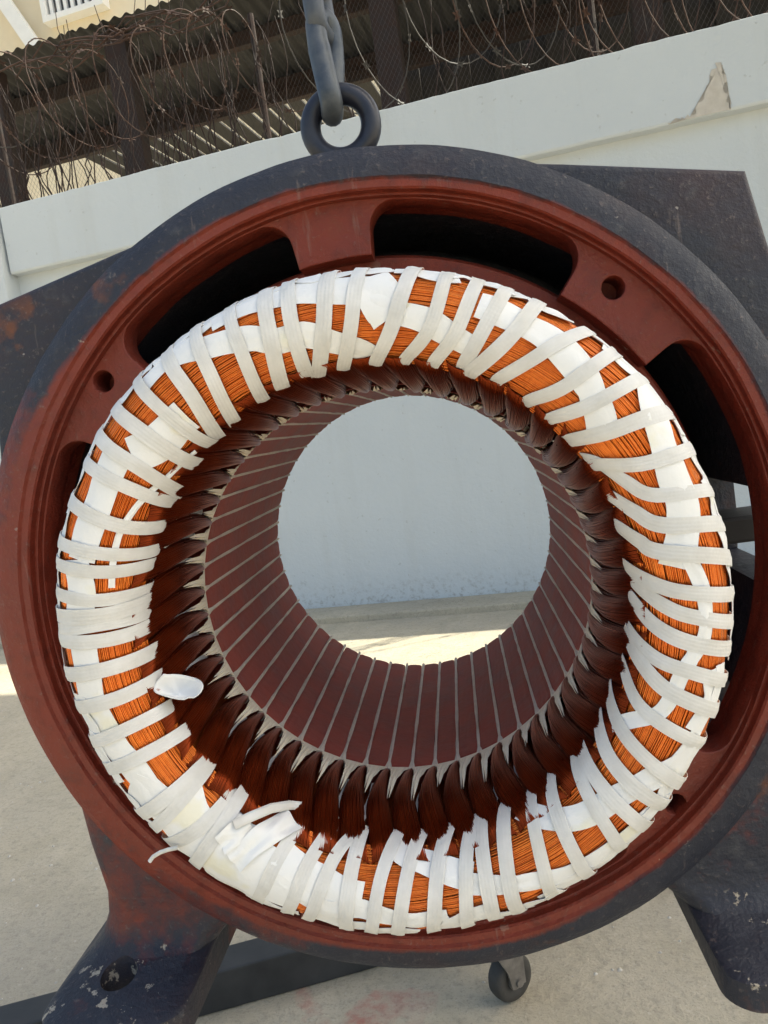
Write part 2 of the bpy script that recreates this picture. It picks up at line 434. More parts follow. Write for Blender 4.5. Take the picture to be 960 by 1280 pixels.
# ring of inward lugs with rounded pockets between them
GAPS = [(52.5, 86), (99, 132), (148.5, 213), (-125, -95.5), (-84.5, -55.5), (-37, 33.5)]
def lug_loop():
    """inner outline of the ring: lugs between open pockets with rounded outer corners"""
    ri, ro, rr = .2425, .2808, .0195
    pts = []
    gaps = sorted([(a % 360, b % 360 if b % 360 > a % 360 else b % 360 + 360) for a, b in GAPS])
    for gi, (a, b) in enumerate(gaps):
        prev = gaps[gi - 1][1] - (360 if gi == 0 else 0)
        for k in range(9):
            q = R_(prev + (a - prev) * k / 8); pts.append((ri * math.cos(q), ri * math.sin(q)))
        da = math.degrees(rr / ro)
        pts.append(((ro - rr) * math.cos(R_(a)), (ro - rr) * math.sin(R_(a))))
        for k in range(1, 8):
            w = k / 8 * PI / 2
            q = R_(a + da * (1 - math.cos(w))); r = ro - rr + rr * math.sin(w); pts.append((r * math.cos(q), r * math.sin(q)))
        m = max(4, int((b - a) / 2.5))
        for k in range(m + 1):
            q = R_(a + da + (b - a - 2 * da) * k / m); pts.append((ro * math.cos(q), ro * math.sin(q)))
        for k in range(7, 0, -1):
            w = k / 8 * PI / 2
            q = R_(b - da * (1 - math.cos(w))); r = ro - rr + rr * math.sin(w); pts.append((r * math.cos(q), r * math.sin(q)))
        pts.append(((ro - rr) * math.cos(R_(b)), (ro - rr) * math.sin(R_(b))))
    return pts
BOLTS = ((46, .2665), (138, .2715), (-46.5, .2765), (-137, .2710))
holes = [circ(.0082, 24, r * math.cos(R_(a)), r * math.sin(R_(a))) for a, r in BOLTS]
lug = fill_mesh('lug_ring', [circ(.2850, 180), lug_loop()] + holes, .0165, .042, .0012, 1)
for v in lug.vertices: v.co.z += AX
blue_attr(lug, lambda c: -.15); auto_smooth(lug, 30)
link('lug_ring', lug, 'housing', motor)
for a, r0 in BOLTS:
    me = lathe('bolt_hole', [(.0084, .0), (.0084, .028), (.0001, .028), (.0001, .0295), (.0096, .0295), (.0096, 0)], 24)
    for v in me.vertices:
        v.co = Vector((v.co.x + r0 * math.cos(R_(a)), v.co.y + .0185, v.co.z + r0 * math.sin(R_(a))))
    blue_attr(me, lambda c: .3); link('bolt_hole', me, 'housing', motor)

# frame body behind the flange: shouldered casting with a round bore
body_out = [(-.306, .19), (-.2925, .2565), (-.165, .2855), (-.10, .300), (0, .306), (.10, .302), (.165, .2895), (.2925, .2630), (.3065, .195), (.316, .10),
            (.318, -.02), (.308, -.12), (.27, -.19), (.20, -.25), (.10, -.292), (0, -.302), (-.10, -.292), (-.20, -.25), (-.27, -.19), (-.308, -.12), (-.318, -.02), (-.316, .10)]
body = fill_mesh('frame_body', [body_out, circ(.2855, 120)], .040, .36, .005, 3)
for v in body.vertices: v.co.z += AX
c1 = box_mesh('c', .2, .45, .058, .20, AX - .046, AX + .030)
c2 = box_mesh('c', .2, .45, .0615, .14, AX - .172, AX - .128)
body = cut(body, [c1, c2]); body.materials.clear()
blue_attr(body, lambda c: 1.25); auto_smooth(body, 32)
link('frame_body', body, 'housing', motor)
link('inner_bar', box_mesh('inner_bar', .262, .322, .10, .155, AX - .0215, AX + .001, .003), 'rod', motor)
rear = lathe('rear_ring', [(.19, .352), (.285, .352), (.285, .37), (.19, .37)], 96)
blue_attr(rear, lambda c: 1.2); link('rear_ring', rear, 'housing', motor)

# feet
def foot(sx):
    secs = [(-.10, -.296, -.20, .012, .07), (-.145, -.293, -.17, .010, .075), (-.19, -.2865, -.150, .007, .08), (-.235, -.2815, -.140, .008, .085),
            (-.255, -.2835, -.158, .008, .09), (-.270, -.2895, -.176, .005, .095), (-.280, -.298, -.189, -.004, .1), (-.286, -.306, -.192, -.026, .1),
            (-.2895, -.311, -.193, -.056, .1), (-.2925, -.3125, -.1935, -.062, .1), (-.312, -.3125, -.1935, -.062, .1), (-.3155, -.310, -.196, -.059, .098)]
    V, F = [], []; n = 40
    for i, (z, x0, x1, y0, y1) in enumerate(secs):
        cr = min(.026, (x1 - x0) * .3)
        ring = []
        for (ax, ay, st) in ((x0 + cr, y0 + cr, 180), (x1 - cr, y0 + cr, 270), (x1 - cr, y1 - cr, 0), (x0 + cr, y1 - cr, 90)):
            for k in range(10):
                q = R_(st + 10 * k); ring.append((ax + cr * math.cos(q), ay + cr * math.sin(q)))
        for (x, y) in ring:
            p = Vector((x, y, z)); w = noise.noise(p * 22) * .002
            V.append((-sx * (x + w), y + w, AX + z))
    for i in range(len(secs) - 1):
        for k in range(n):
            l = (k + 1) % n; F.append((i * n + k, i * n + l, (i + 1) * n + l, (i + 1) * n + k))
    F.append(tuple(range(n))[::-1]); F.append(tuple(range((len(secs) - 1) * n, len(secs) * n)))
    me = mesh_of('foot', V, F)
    bm = bmesh.new(); bm.from_mesh(me); bmesh.ops.recalc_face_normals(bm, faces=bm.faces); bm.to_mesh(me); bm.free()
    cy = bmesh.new(); bmesh.ops.create_cone(cy, cap_ends=True, segments=32, radius1=.0145, radius2=.0145, depth=.2)
    for v in cy.verts: v.co += Vector((sx * .2605, -.0165, AX - .33))
    me = cut(me, [from_bm(cy, 'c')]); me.materials.clear()
    for v in me.vertices:                    # the leg springs from outside the round bore
        d = Vector((v.co.x, 0, v.co.z - AX))
        if d.length < .2935: d = d.normalized() * .2935; v.co.x = d.x; v.co.z = AX + d.z
    def fb(c):
        z = c.z - AX
        return .54 + .12 * max(0, min(1, (-.255 - z) / .03)) + (.16 if sx > 0 else .0) + .12 * max(0, min(1, (-c.y + .01) / .05))
    blue_attr(me, fb)
    wear_attr(me, lambda c: (max(0, 1 - abs(math.hypot(c.x - sx * .2605, c.y + .0165) - .022) / .02) if math.hypot(c.x - sx * .2605, c.y + .0165) > .0142 and -.3 < c.z - AX < -.262 else 0) + (.8 if c.z - AX < -.288 and (c.y < -.05 or abs(c.x) > .305) else 0))
    auto_smooth(me, 40)
    return me
for sx in (-1, 1): link('foot', foot(sx), 'housing', motor)

# lifting eye on the top of the frame
def eye_mesh():
    A = Acc()
    A.add(*tube_data([(.0252 * math.cos(2 * PI * i / 40), .10, AX + .366 + .0252 * math.sin(2 * PI * i / 40)) for i in range(40)], .0085, 14, True))
    A.add(*tube_data([(0, .10, AX + z) for z in (.300, .318, .319, .328, .333, .336)], [.02, .02, .0185, .0175, .011, .010], 20))
    return A.mesh('lifting_eye')
link('lifting_eye', eye_mesh(), 'eye', motor, True)

# stator core, teeth, slot wedges
core = link('stator_core', lathe('stator_core', [(.172, .0125), (.212, .0125), (.212, .062), (.250, .064), (.250, .262), (.246, .2655), (.172, .2655)], 120), 'core', motor)
seat = lathe('core_end_ring', [(.222, .050), (.2485, .050), (.2515, .053), (.2860, .075), (.2860, .085), (.222, .085)], 160)
for v in seat.vertices:
    d = Vector((v.co.x, 0, v.co.z - AX)).normalized(); v.co += d * noise.noise(v.co * 25) * .0012
blue_attr(seat, lambda c: -.1)
end_ring = lathe('core_end_ring', [(.215, .046), (.2455, .046), (.2480, .049), (.2490, .066), (.215, .066)], 160)
blue_attr(end_ring, lambda c: -.1); auto_smooth(end_ring, 40)
link('core_end_ring', end_ring, 'housing', motor)
NS = 51; PITCH = 2 * PI / NS; RB = .1474
def tooth_mesh(seed):
    rnd = random.Random(seed)
    hw0 = .5 * PITCH * RB - .0012; V, F = [], []
    ys = [.0105, .0112, .0135, .020] + [.02 + .024 * k for k in range(1, 10)] + [.258, .2640, .2665, .2672]
    nx = 6
    for i, y in enumerate(ys):
        e = 0
        if i == 0 or i == len(ys) - 1: e = .0032
        elif i == 1 or i == len(ys) - 2: e = .0016
        elif i == 2 or i == len(ys) - 3: e = .0004
        wob = .0003 * math.sin(y * 60 + seed) + rnd.uniform(-.00025, .00025)
        for k in range(nx + 1):
            q = -1 + 2 * k / nx; hw = hw0 - e * .55
            x = q * hw + wob
            r = RB + e * .5 + .0010 * abs(q) ** 6 + rnd.uniform(-.00018, .00018)
            V.append((x, y, -math.sqrt(max(0, r * r - x * x))))
        for x in (hw0 - .001, -(hw0 - .001)): V.append((x, max(y, .0115) if y < .1 else min(y, .266), -.176))
    m = nx + 3
    for i in range(len(ys) - 1):
        for k in range(m):
            l = (k + 1) % m; F.append((i * m + k, (i + 1) * m + k, (i + 1) * m + l, i * m + l))
    F.append(tuple(range(m))); F.append(tuple(range((len(ys) - 1) * m, len(ys) * m))[::-1])
    me = mesh_of('tooth', V, F); me.materials.append(M['tooth']); return me
def polar(me_list, name, parent, a, rnd=None):
    """place a mesh built hanging at the bottom of the bore (angle -90) at angle a"""
    me = me_list[(rnd or random).randrange(len(me_list))]
    o = bpy.data.objects.new(name, me); COL.objects.link(o)
    o.location = (0, 0, AX); o.rotation_euler = (0, -(a + PI / 2), 0)
    o.parent = parent; o.matrix_parent_inverse = wloc(parent).inverted()
    return o
teeth = [tooth_mesh(s) for s in range(8)]
OFF = R_(-96.4)
for i in range(NS):
    polar(teeth, 'tooth', core, OFF + (i) * PITCH)
def wedge_mesh(seed, wide=False):
    rnd = random.Random(seed); V, F = [], []; n = 14
    for i in range(n + 1):
        y = .004 + (.2695 - .004) * i / n
        w = .0012 + rnd.uniform(-.0003, .0004) + (.0030 * math.exp(-((y - .055) / .035) ** 2) if wide else 0) + .0024 * math.exp(-(y - .004) / .006)
        h = -(.1492 - .0013 * (1 if not wide else 1.8 * math.exp(-((y - .055) / .04) ** 2)) + rnd.uniform(-.0002, .0002))
        for x, dz in ((-w, -.0004), (0, .0006), (w, -.0004), (w, -.004), (-w, -.004)): V.append((x, y, h + dz))
    for i in range(n):
        for k in range(5):
            l = (k + 1) % 5; F.append((i * 5 + k, (i + 1) * 5 + k, (i + 1) * 5 + l, i * 5 + l))
    F.append((0, 1, 2, 3, 4)); F.append(tuple(n * 5 + k for k in (4, 3, 2, 1, 0)))
    me = mesh_of('slot_wedge', V, F); me.materials.append(M['wedge']); return me
wedges = [wedge_mesh(s) for s in range(6)]; wide_wedge = wedge_mesh(99, True)
for i in range(NS):
    a = OFF + (i + .5) * PITCH
    bulged = abs(math.degrees(a) + 106) < 3.6
    polar([wide_wedge] if bulged else wedges, 'slot_wedge', core, a)

# ------------------------------------------------------------------ end winding
Rc, Sa, Yc, Sb, Sn = .183, .028, -.080, .031, 2.1
def sec(phi, off=0.0):
    c, s = math.cos(phi), math.sin(phi)
    return (Rc + (Sa + off) * math.copysign(abs(c) ** (2 / Sn), c), Yc - (Sb + off) * math.copysign(abs(s) ** (2 / Sn), s))
def lump(th):          # the bundle is not perfectly round
    return .0014 * noise.noise((math.cos(th) * 4, math.sin(th) * 4, 3.1)) + .0008 * noise.noise((math.cos(th) * 13, math.sin(th) * 13, 8.0))
def surf(th, phi, off=0.0):
    r, y = sec(phi, off + lump(th)); return Vector((r * math.cos(th), y, AX + r * math.sin(th)))
def fill():
    prof = [sec(R_(p), -.0016) for p in range(-90, 156, 8)]
    prof = [(.207, .03), (.207, -.02), (.205, -.05)] + prof[2:] + [(.1605, -.090), (.1600, -.06), (.162, -.02), (.162, .03)]
    return lathe('end_winding', prof, 160)
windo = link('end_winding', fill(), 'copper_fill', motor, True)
def strands():
    A = Acc(); rnd = random.Random(3); seg = 190; phi = -62.0
    while phi < 166:
        ph = phi; amp = rnd.uniform(.2, .8); f1 = rnd.choice((2, 3, 4, 5)); p1 = rnd.uniform(0, 6.28); f2 = rnd.choice((7, 9, 12)); p2 = rnd.uniform(0, 6.28)
        o0 = rnd.uniform(-.0006, .0); rad = .00062
        pts = []
        for i in range(seg):
            th = 2 * PI * i / seg
            q = ph + amp * math.sin(f1 * th + p1) + .55 * amp * math.sin(f2 * th + p2)
            o = o0 + .0003 * math.sin((f1 + 3) * th + p2)
            pts.append(surf(th, R_(q), o))
        A.add(*tube_data(pts, rad, 4, True))
        r1, y1 = sec(R_(phi)); r2, y2 = sec(R_(phi + 1))
        phi += max(.5, .00088 / max(1e-5, math.hypot(r2 - r1, y2 - y1)))
    return A.mesh('copper_strands')
tag(link('copper_strands', strands(), 'copper', windo, True), kind='stuff')

# coil ends rising out of each slot
def coil_mesh(seed):
    rnd = random.Random(seed); A = Acc(); ns = 13; nq = 25
    fat = rnd.uniform(.97, 1.07); curl = .0085 + rnd.uniform(-.002, .002); tilt = .0016
    keys = ((0, .0030, .1500), (.15, -.006, .1510), (.4, -.028, .1530), (.7, -.058, .1545), (.88, -.080, .1560), (1, -.101, .1615))
    def pt(q, s, inset=0.0):
        for (s0, y0, r0), (s1, y1, r1) in zip(keys, keys[1:]):
            if s <= s1:
                k = (s - s0) / (s1 - s0); y = y0 + (y1 - y0) * k; base = r0 + (r1 - r0) * k; break
        w = (.0020 + .0071 * math.sin(PI / 2 * min(1, s / .78)) ** 1.4) * fat
        x = q * w - .0042 * math.sin(PI * min(1, s * .85)) + curl * s ** 3
        bul = (.0014 + .0098 * math.sin(PI * min(1, .06 + s * .90)) ** .75) * max(0, 1 - (q * .99) ** 2) ** .55
        r = base - bul + tilt * q * math.sin(PI * s) + inset
        return Vector((x, y, -math.sqrt(r * r - x * x)))
    for j in range(nq):
        q = -1 + 2 * j / (nq - 1); dq = rnd.uniform(-.018, .018); lift = rnd.uniform(-.00022, .00022); tw = rnd.uniform(-.03, .03)
        A.add(*tube_data([pt(max(-1, min(1, q + dq + tw * math.sin(PI * k / ns))), k / ns, lift) for k in range(ns + 1)], .00046, 4))
    V = [pt(-1 + 2 * j / 8, k / ns, .0004) for k in range(ns + 1) for j in range(9)]
    F = [(k * 9 + j, k * 9 + j + 1, k * 9 + j + 10, k * 9 + j + 9) for k in range(ns) for j in range(8)]
    A.add(V, F)
    me = A.mesh('coil_end'); me.materials.append(M['petal'])
    for p in me.polygons: p.use_smooth = True
    return me
coils = [coil_mesh(s) for s in range(7)]
# flared ends of the slot paper in front of each tooth
def cuff_mesh(seed):
    rnd = random.Random(seed); V, F = [], []
    xs = [-9.2, -7.4, -5.6, -4.2, -3.0, -1.9, -.8, 0, .8, 1.9, 3.0, 4.2, 5.6, 7.4, 9.2]
    k1, k2 = rnd.uniform(.8, 1.15), rnd.uniform(.8, 1.15); d = rnd.uniform(-.7, .7)
    ext = [1, 4, 8, 13, 19, 26 * k1, 33 * k1, 24, 33 * k2, 26 * k2, 19, 13, 8, 4, 1]
    fold = [0, .3, -.3, .5, -.5, .4, -.2, -.9, -.2, .4, -.5, .5, -.3, .3, 0]
    rows = 6
    for layer in (0, .0004):
        for r in range(rows + 1):
            t = r / rows
            for x, e, fo in zip(xs, ext, fold):
                dep = t * (e * 1.55 + 1); u = min(1, dep / 50)
                xx = x * (1 - .12 * t) + d * u - 4.6 * u ** 1.1
                rr = .1474 - .0056 * math.sin(PI * u * .7) + .0018 * u * u + fo * .0012 * t
                V.append((xx * .001, .0105 - dep * .001, -(rr + layer)))
    m = len(xs); N = m * (rows + 1)
    for r in range(rows):
        for k in range(m - 1):
            q = (r * m + k, r * m + k + 1, (r + 1) * m + k + 1, (r + 1) * m + k); F.append(q); F.append(tuple(N + i for i in q[::-1]))
        for k in (0, m - 1): F.append((r * m + k, (r + 1) * m + k, N + (r + 1) * m + k, N + r * m + k))
    for k in range(m - 1): F.append((rows * m + k, rows * m + k + 1, N + rows * m + k + 1, N + rows * m + k))
    me = mesh_of('slot_paper', V, F); me.materials.append(M['liner'])
    return me
def sliver_mesh(seed):
    rnd = random.Random(seed); V, F = [], []; n = 10; y1 = -rnd.uniform(.045, .085); w0 = rnd.uniform(.0010, .0024)
    for i in range(n + 1):
        t = i / n; y = -.012 + (y1 + .012) * t; x = -.0042 * t ** 1.4 + .0012 * math.sin(PI * t) + .0006 * math.sin(7 * t + seed)
        r = .1505 + .0030 * t + .0006 * math.sin(5 * t + seed); w = w0 * (.35 + math.sin(PI * min(1, .15 + .8 * t)))
        for dx, dr in ((-w, .0006), (w, -.0003), (w, .0002), (-w, .0011)): V.append((x + dx, y, -(r + dr)))
    for i in range(n):
        for k in range(4): F.append((i * 4 + k, i * 4 + (k + 1) % 4, i * 4 + 4 + (k + 1) % 4, i * 4 + 4 + k))
    F.append((0, 1, 2, 3)); F.append((n * 4 + 3, n * 4 + 2, n * 4 + 1, n * 4))
    me = mesh_of('phase_paper', V, F); me.materials.append(M['paper']); return me
slivers = [sliver_mesh(s) for s in range(6)]
cuffs = [cuff_mesh(s) for s in range(7)]
for i in range(NS):
    polar(coils, 'coil_end', windo, OFF + (i + .5) * PITCH)
    polar(cuffs, 'slot_paper', windo, OFF + i * PITCH)
    if random.random() < .55: polar(slivers, 'phase_paper', windo, OFF + i * PITCH)

# ------------------------------------------------------------------ lacing tape and insulation paper
# each strap: (angle round the section, angle round the ring) in degrees, measured on the winding
STRAPS = [[(34,90.6),(94,92.1),(161,96.6)],[(38,85.5),(98,87.0),(151,90.3)],[(39,77.1),(100,79.2),(145,82.8)],[(32,71.4),(99,72.3),(143,76.5)],[(51,66.6),(101,67.5),(137,70.2)],[(40,61.8),(84,62.7),(130,64.2)],[(39,56.4),(86,57.9),(134,61.8)],[(37,47.7),(86,51.6),(131,56.1)],[(21,41.4),(98,44.7),(136,48.3)],[(18,35.4),(88,38.4),(137,42.3)],[(15,28.2),(93,32.4),(140,36.0)],[(17,21.6),(91,24.3),(134,28.5)],[(24,14.4),(99,18.3),(122,23.1),(135,28.2)],[(25,8.7),(104,12.6),(129,16.8),(147,20.7)],[(21,2.7),(115,7.8),(135,10.5),(154,13.5)],[(22,357.0),(91,359.1),(124,0.9),(162,4.2)],[(27,352.5),(90,354.6),(120,356.7),(157,0.9)],[(37,348.3),(94,349.8),(132,352.5),(163,356.7)],[(25,342.6),(88,344.4),(126,345.6),(166,349.2)],[(34,337.5),(91,339.3),(121,341.1),(161,346.2),(179,348.3)],[(49,331.8),(93,333.0),(132,335.1),(168,340.5)],[(61,324.3),(101,325.8),(140,328.5),(184,333.6)],[(74,319.5),(103,320.1),(137,321.9),(177,326.1)],[(74,314.7),(126,315.9),(167,317.7)],[(67,309.3),(130,312.6),(189,316.5)],[(78,301.8),(136,304.5),(205,309.0)],[(74,294.6),(133,298.2),(205,302.4)],[(88,288.0),(140,291.0),(206,294.9)],[(75,283.2),(134,285.3),(184,287.1)],[(76,278.4),(134,281.4),(190,285.3)],[(73,272.1),(132,274.8),(188,278.7)],[(71,265.5),(128,267.9),(179,271.2)],[(62,260.4),(121,261.9),(174,265.2)],[(53,255.6),(121,255.3),(177,256.2)],[(58,248.7),(135,250.8),(190,255.9)],[(75,244.8),(126,245.7),(174,248.4)],[(75,238.8),(119,239.1),(161,240.6)],[(39,225.6),(105,225.0),(156,224.7)],[(61,219.9),(104,221.7),(142,222.6)],[(70,215.4),(101,215.1),(153,214.2)],[(59,212.1),(100,212.4),(146,212.7)],[(57,201.9),(110,202.5),(163,203.7)],[(36,196.2),(108,195.9),(158,196.5)],[(62,189.3),(112,189.3),(164,189.0)],[(41,183.0),(114,182.7),(168,182.4)],[(49,176.7),(111,176.7),(163,176.1)],[(47,174.9),(103,173.4),(160,172.8)],[(50,172.2),(113,171.3),(163,169.8)],[(56,168.3),(104,168.3),(163,167.1)],[(60,162.9),(106,162.3),(158,160.8)],[(60,159.0),(112,158.4),(163,157.2)],[(61,151.8),(112,152.1),(165,151.2)],[(62,144.3),(115,144.0),(172,144.6)],[(70,139.2),(121,139.5),(196,142.8)],[(50,133.5),(95,132.9),(141,133.2),(194,133.8)],[(61,127.5),(105,127.2),(165,127.2)],[(60,120.9),(110,121.5),(183,126.0)],[(64,114.9),(106,116.1),(170,119.7)],[(53,108.0),(99,108.6),(161,110.7)],[(63,101.7),(99,102.6),(151,105.0)],[(61,97.5),(100,98.1),(147,98.7)]]
PAPERS = [(26.0,[(48,122.4),(64,116.1),(75,111.3),(86,106.2),(100,101.7),(103,96.3),(116,91.5),(132,86.1),(146,83.1)]),(34.0,[(39,111.6),(40,105.9),(47,100.2),(53,94.5),(60,89.1),(62,84.6),(67,79.8)]),(46.0,[(46,84.0),(74,81.9),(94,79.5)]),(26.0,[(91,78.9),(95,73.8),(106,68.7),(111,64.8)]),(30.0,[(65,65.1),(68,57.6),(70,51.6),(80,45.0),(96,38.7),(111,33.9)]),(34.0,[(14,46.8),(14,38.1),(45,32.4),(65,26.4),(74,21.0),(78,15.6),(89,10.2),(103,4.2)]),(16.0,[(93,6.9),(80,359.1),(78,351.6),(88,347.7),(97,343.8),(101,339.6),(109,334.8),(131,331.2),(151,327.6)]),(16.0,[(51,345.9),(47,340.8),(59,334.2),(69,327.6),(82,322.2)]),(26.0,[(61,328.2),(85,322.5),(103,315.3),(117,307.2),(138,301.5),(166,297.0)]),(22.0,[(52,320.1),(59,311.7),(64,304.8),(72,298.2),(86,291.9),(98,285.6),(106,281.1)]),(30.0,[(113,281.7),(124,277.5),(143,271.8),(157,266.4),(196,263.1)]),(22.0,[(72,274.8),(73,268.8),(81,263.1),(87,257.7),(79,252.3),(87,246.9),(98,241.2)]),(36.0,[(126,237.9),(115,244.5),(105,251.1),(100,258.3)]),(70.0,[(102,213.6),(92,220.8),(92,228.9),(95,237.9),(96,244.8)]),(50.0,[(117,221.4),(112,228.6),(120,235.5)]),(44.0,[(67,206.4),(86,213.0),(81,222.6),(81,231.9)]),(34.0,[(82,177.0),(79,182.4),(75,188.7),(76,193.8),(80,198.6),(87,204.3),(92,211.8)]),(34.0,[(73,161.1),(82,166.8),(78,174.6)]),(34.0,[(81,138.0),(82,144.6),(82,152.7),(81,160.8)]),(40.0,[(96,138.0),(108,134.4),(114,130.5),(116,124.8)]),(7.0,[(118,165.6),(116,154.5),(123,148.5),(134,142.5),(145,137.1),(156,130.5)]),(18.0,[(17,20.1),(18,12.6),(20,3.6)]),(22.0,[(52,128.7),(53,123.9),(40,117.0),(34,111.6)])]
def smooth_path(pts, n):
    out = []; m = len(pts)
    for i in range(m - 1):
        p0 = pts[max(0, i - 1)]; p1 = pts[i]; p2 = pts[i + 1]; p3 = pts[min(m - 1, i + 2)]
        for k in range(n):
            t = k / n
            out.append(tuple(.5 * (2 * p1[c] + (p2[c] - p0[c]) * t + (2 * p0[c] - 5 * p1[c] + 4 * p2[c] - p3[c]) * t * t + (3 * p1[c] - p0[c] - 3 * p2[c] + p3[c]) * t ** 3) for c in (0, 1)))
    out.append(pts[-1]); return out
def unwrap(pts):
    o = [pts[0]]
    for p, t in pts[1:]:
        while t - o[-1][1] > 180: t -= 360
        while t - o[-1][1] < -180: t += 360
        o.append((p, t))
    return o
def ribbon(name, path, width, off, thick=.0005, crown=.0003, nx=4, rnd=random, ragged=0.0, wave=0.0, dive=None):
    """path of (phi, theta) in degrees lying on the winding; a strip of the given width over it"""
    top, bot, UV = [], [], []; L = 0; last = None; n = len(path)
    ph0 = rnd.uniform(0, 9)
    off0 = off; width0 = width
    for i, (p, t) in enumerate(path):
        if dive is not None and p > dive:
            k = min(1, (p - dive) / 34); off = off0 - .006 * k * k; width = width0 * (1 - .35 * k)
        else: off = off0; width = width0
        a = path[max(0, i - 1)]; b = path[min(n - 1, i + 1)]
        P, T = R_(p), R_(t)
        r, _ = sec(P, off); r1 = sec(P - .01, off); r2 = sec(P + .01, off)
        rho = max(.012, math.hypot(r2[0] - r1[0], r2[1] - r1[1]) / .02)
        dt, dp = R_(b[1] - a[1]) * r, R_(b[0] - a[0]) * rho
        l = math.hypot(dt, dp) or 1; st, sp = -dp / l, dt / l
        c = surf(T, P, off)
        if last is not None: L += (c - last).length
        last = c
        for k in range(nx + 1):
            q = -1 + 2 * k / nx; hw = width * .5
            if ragged: hw *= 1 + ragged * noise.noise((L * 40, k * .0 + (3 if q > 0 else 9), ph0))
            tt, pp = T + q * hw * st / r, P + q * hw * sp / rho
            o = off + crown * (1 - q * q) + wave * noise.noise((L * 55 + ph0, q * 1.5, ph0))
            top.append(surf(tt, pp, o + thick)); bot.append(surf(tt, pp, o)); UV.append((k / nx, L))
    m = nx + 1; V = top + bot; N = len(top); F = []
    for i in range(n - 1):
        for k in range(nx):
            F.append((i * m + k, i * m + k + 1, (i + 1) * m + k + 1, (i + 1) * m + k))
            F.append((N + i * m + k, N + (i + 1) * m + k, N + (i + 1) * m + k + 1, N + i * m + k + 1))
        F.append((i * m, (i + 1) * m, N + (i + 1) * m, N + i * m))
        F.append((i * m + nx, N + i * m + nx, N + (i + 1) * m + nx, (i + 1) * m + nx))
    F.append(tuple(range(m)) + tuple(N + k for k in range(m - 1, -1, -1)))
    e = (n - 1) * m
    F.append(tuple(e + k for k in range(m - 1, -1, -1)) + tuple(N + e + k for k in range(m)))
    me = mesh_of(name, V, F); UV2 = UV + UV
    ul = me.uv_layers.new(name='UVMap')
    for lp in me.loops: ul.data[lp.index].uv = UV2[lp.vertex_index]
    for p in me.polygons: p.use_smooth = len(p.vertices) == 4
    bm = bmesh.new(); bm.from_mesh(me); bmesh.ops.recalc_face_normals(bm, faces=bm.faces)
    for ed in bm.edges:
        if len(ed.link_faces) == 2 and ed.calc_face_angle(0) > R_(50): ed.smooth = False
    bm.to_mesh(me); bm.free()
    return me
rt = random.Random(21)
for i, s in enumerate(STRAPS):
    s = unwrap(s)
    (p0, t0), (p1, t1) = s[0], s[1]; (p2, t2), (p3, t3) = s[-2], s[-1]
    k0 = (t1 - t0) / max(8, p1 - p0); k1 = (t3 - t2) / max(8, p3 - p2)
    pre = [(p0 - 130, t0 - k0 * 22), (p0 - 75, t0 - k0 * 20), (p0 - 32, t0 - k0 * 15)]
    pre = [q for q in pre if q[0] > -75] or [(min(p0 - 20, -30), t0)]
    post = [(p3 + 10, t3 + k1 * 6), (p3 + 24, t3 + k1 * 9), (p3 + 48, t3 + k1 * 10)]
    path = smooth_path(pre + s + post, 7)
    off = .0024 + .0009 * rt.random()
    me = ribbon('lacing_tape', path, .0088 * rt.uniform(.93, 1.1), off, .0004, .00015, 4, rt, .06, .0006, dive=p3 + 2)
    link('lacing_tape', me, 'tape', windo)
for i, (w, pts) in enumerate(PAPERS):
    path = smooth_path(unwrap(pts), 6)
    me = ribbon('insulation_paper', path, w * .00056, .0017 + .00010 * (i % 7), .0003, .0, 8, rt, .22, .0007)
    link('insulation_paper', me, 'paper', windo)
# narrow tabs of paper standing at the outer edge of the winding
for k in range(34):
    t = k * 360 / 34 + rt.uniform(-4, 4)
    p = rt.uniform(12, 34) if math.sin(R_(t)) > -.2 else rt.uniform(40, 62)
    path = [(p + rt.uniform(-6, 6) + (q % 2) * rt.uniform(-2, 2), t + q * rt.uniform(2.2, 3.4)) for q in range(-2, 3)]
    link('insulation_paper', ribbon('insulation_paper', smooth_path(path, 3), rt.uniform(.010, .019), .0017 + .0001 * (k % 7), .0003, 0, 6, rt, .3, .0012), 'paper', windo)

# a twisted loop of spare tape standing off the winding
def cup_mesh():
    V, F = [], []; n, m = 28, 7
    c = surf(R_(195.2), R_(172), .008); w = (Vector((.02, -.56, AX + .40)) - c).normalized(); ux = Vector((1, 0, -.12)); ux = (ux - w * ux.dot(w)).normalized(); uy = w.cross(ux)
    for j in range(m + 1):
        k = j / m
        for i in range(n):
            q = 2 * PI * i / n
            a = .0160 * k * (1 + .12 * math.cos(q) + .05 * math.sin(2 * q)); b = .0088 * k * (1 + .15 * math.sin(q + 1))
            V.append(c + ux * (a * math.cos(q)) + uy * (b * math.sin(q)) + w * (.013 * k ** 1.6 + .0016 * math.sin(3 * q + 1) * k + .0030 * k * math.exp(-((a * math.cos(q) + 1.4 * b * math.sin(q)) / .0022) ** 2)))
    for j in range(m):
        for i in range(n):
            l = (i + 1) % n; F.append((j * n + i, j * n + l, (j + 1) * n + l, (j + 1) * n + i))
    me = mesh_of('tape_loop', V, F)
    bm = bmesh.new(); bm.from_mesh(me); bmesh.ops.remove_doubles(bm, verts=bm.verts, dist=1e-6); bmesh.ops.solidify(bm, geom=bm.faces[:], thickness=.0006); bm.to_mesh(me); bm.free()
    return me
link('tape_loop', cup_mesh(), 'paper', windo, True)
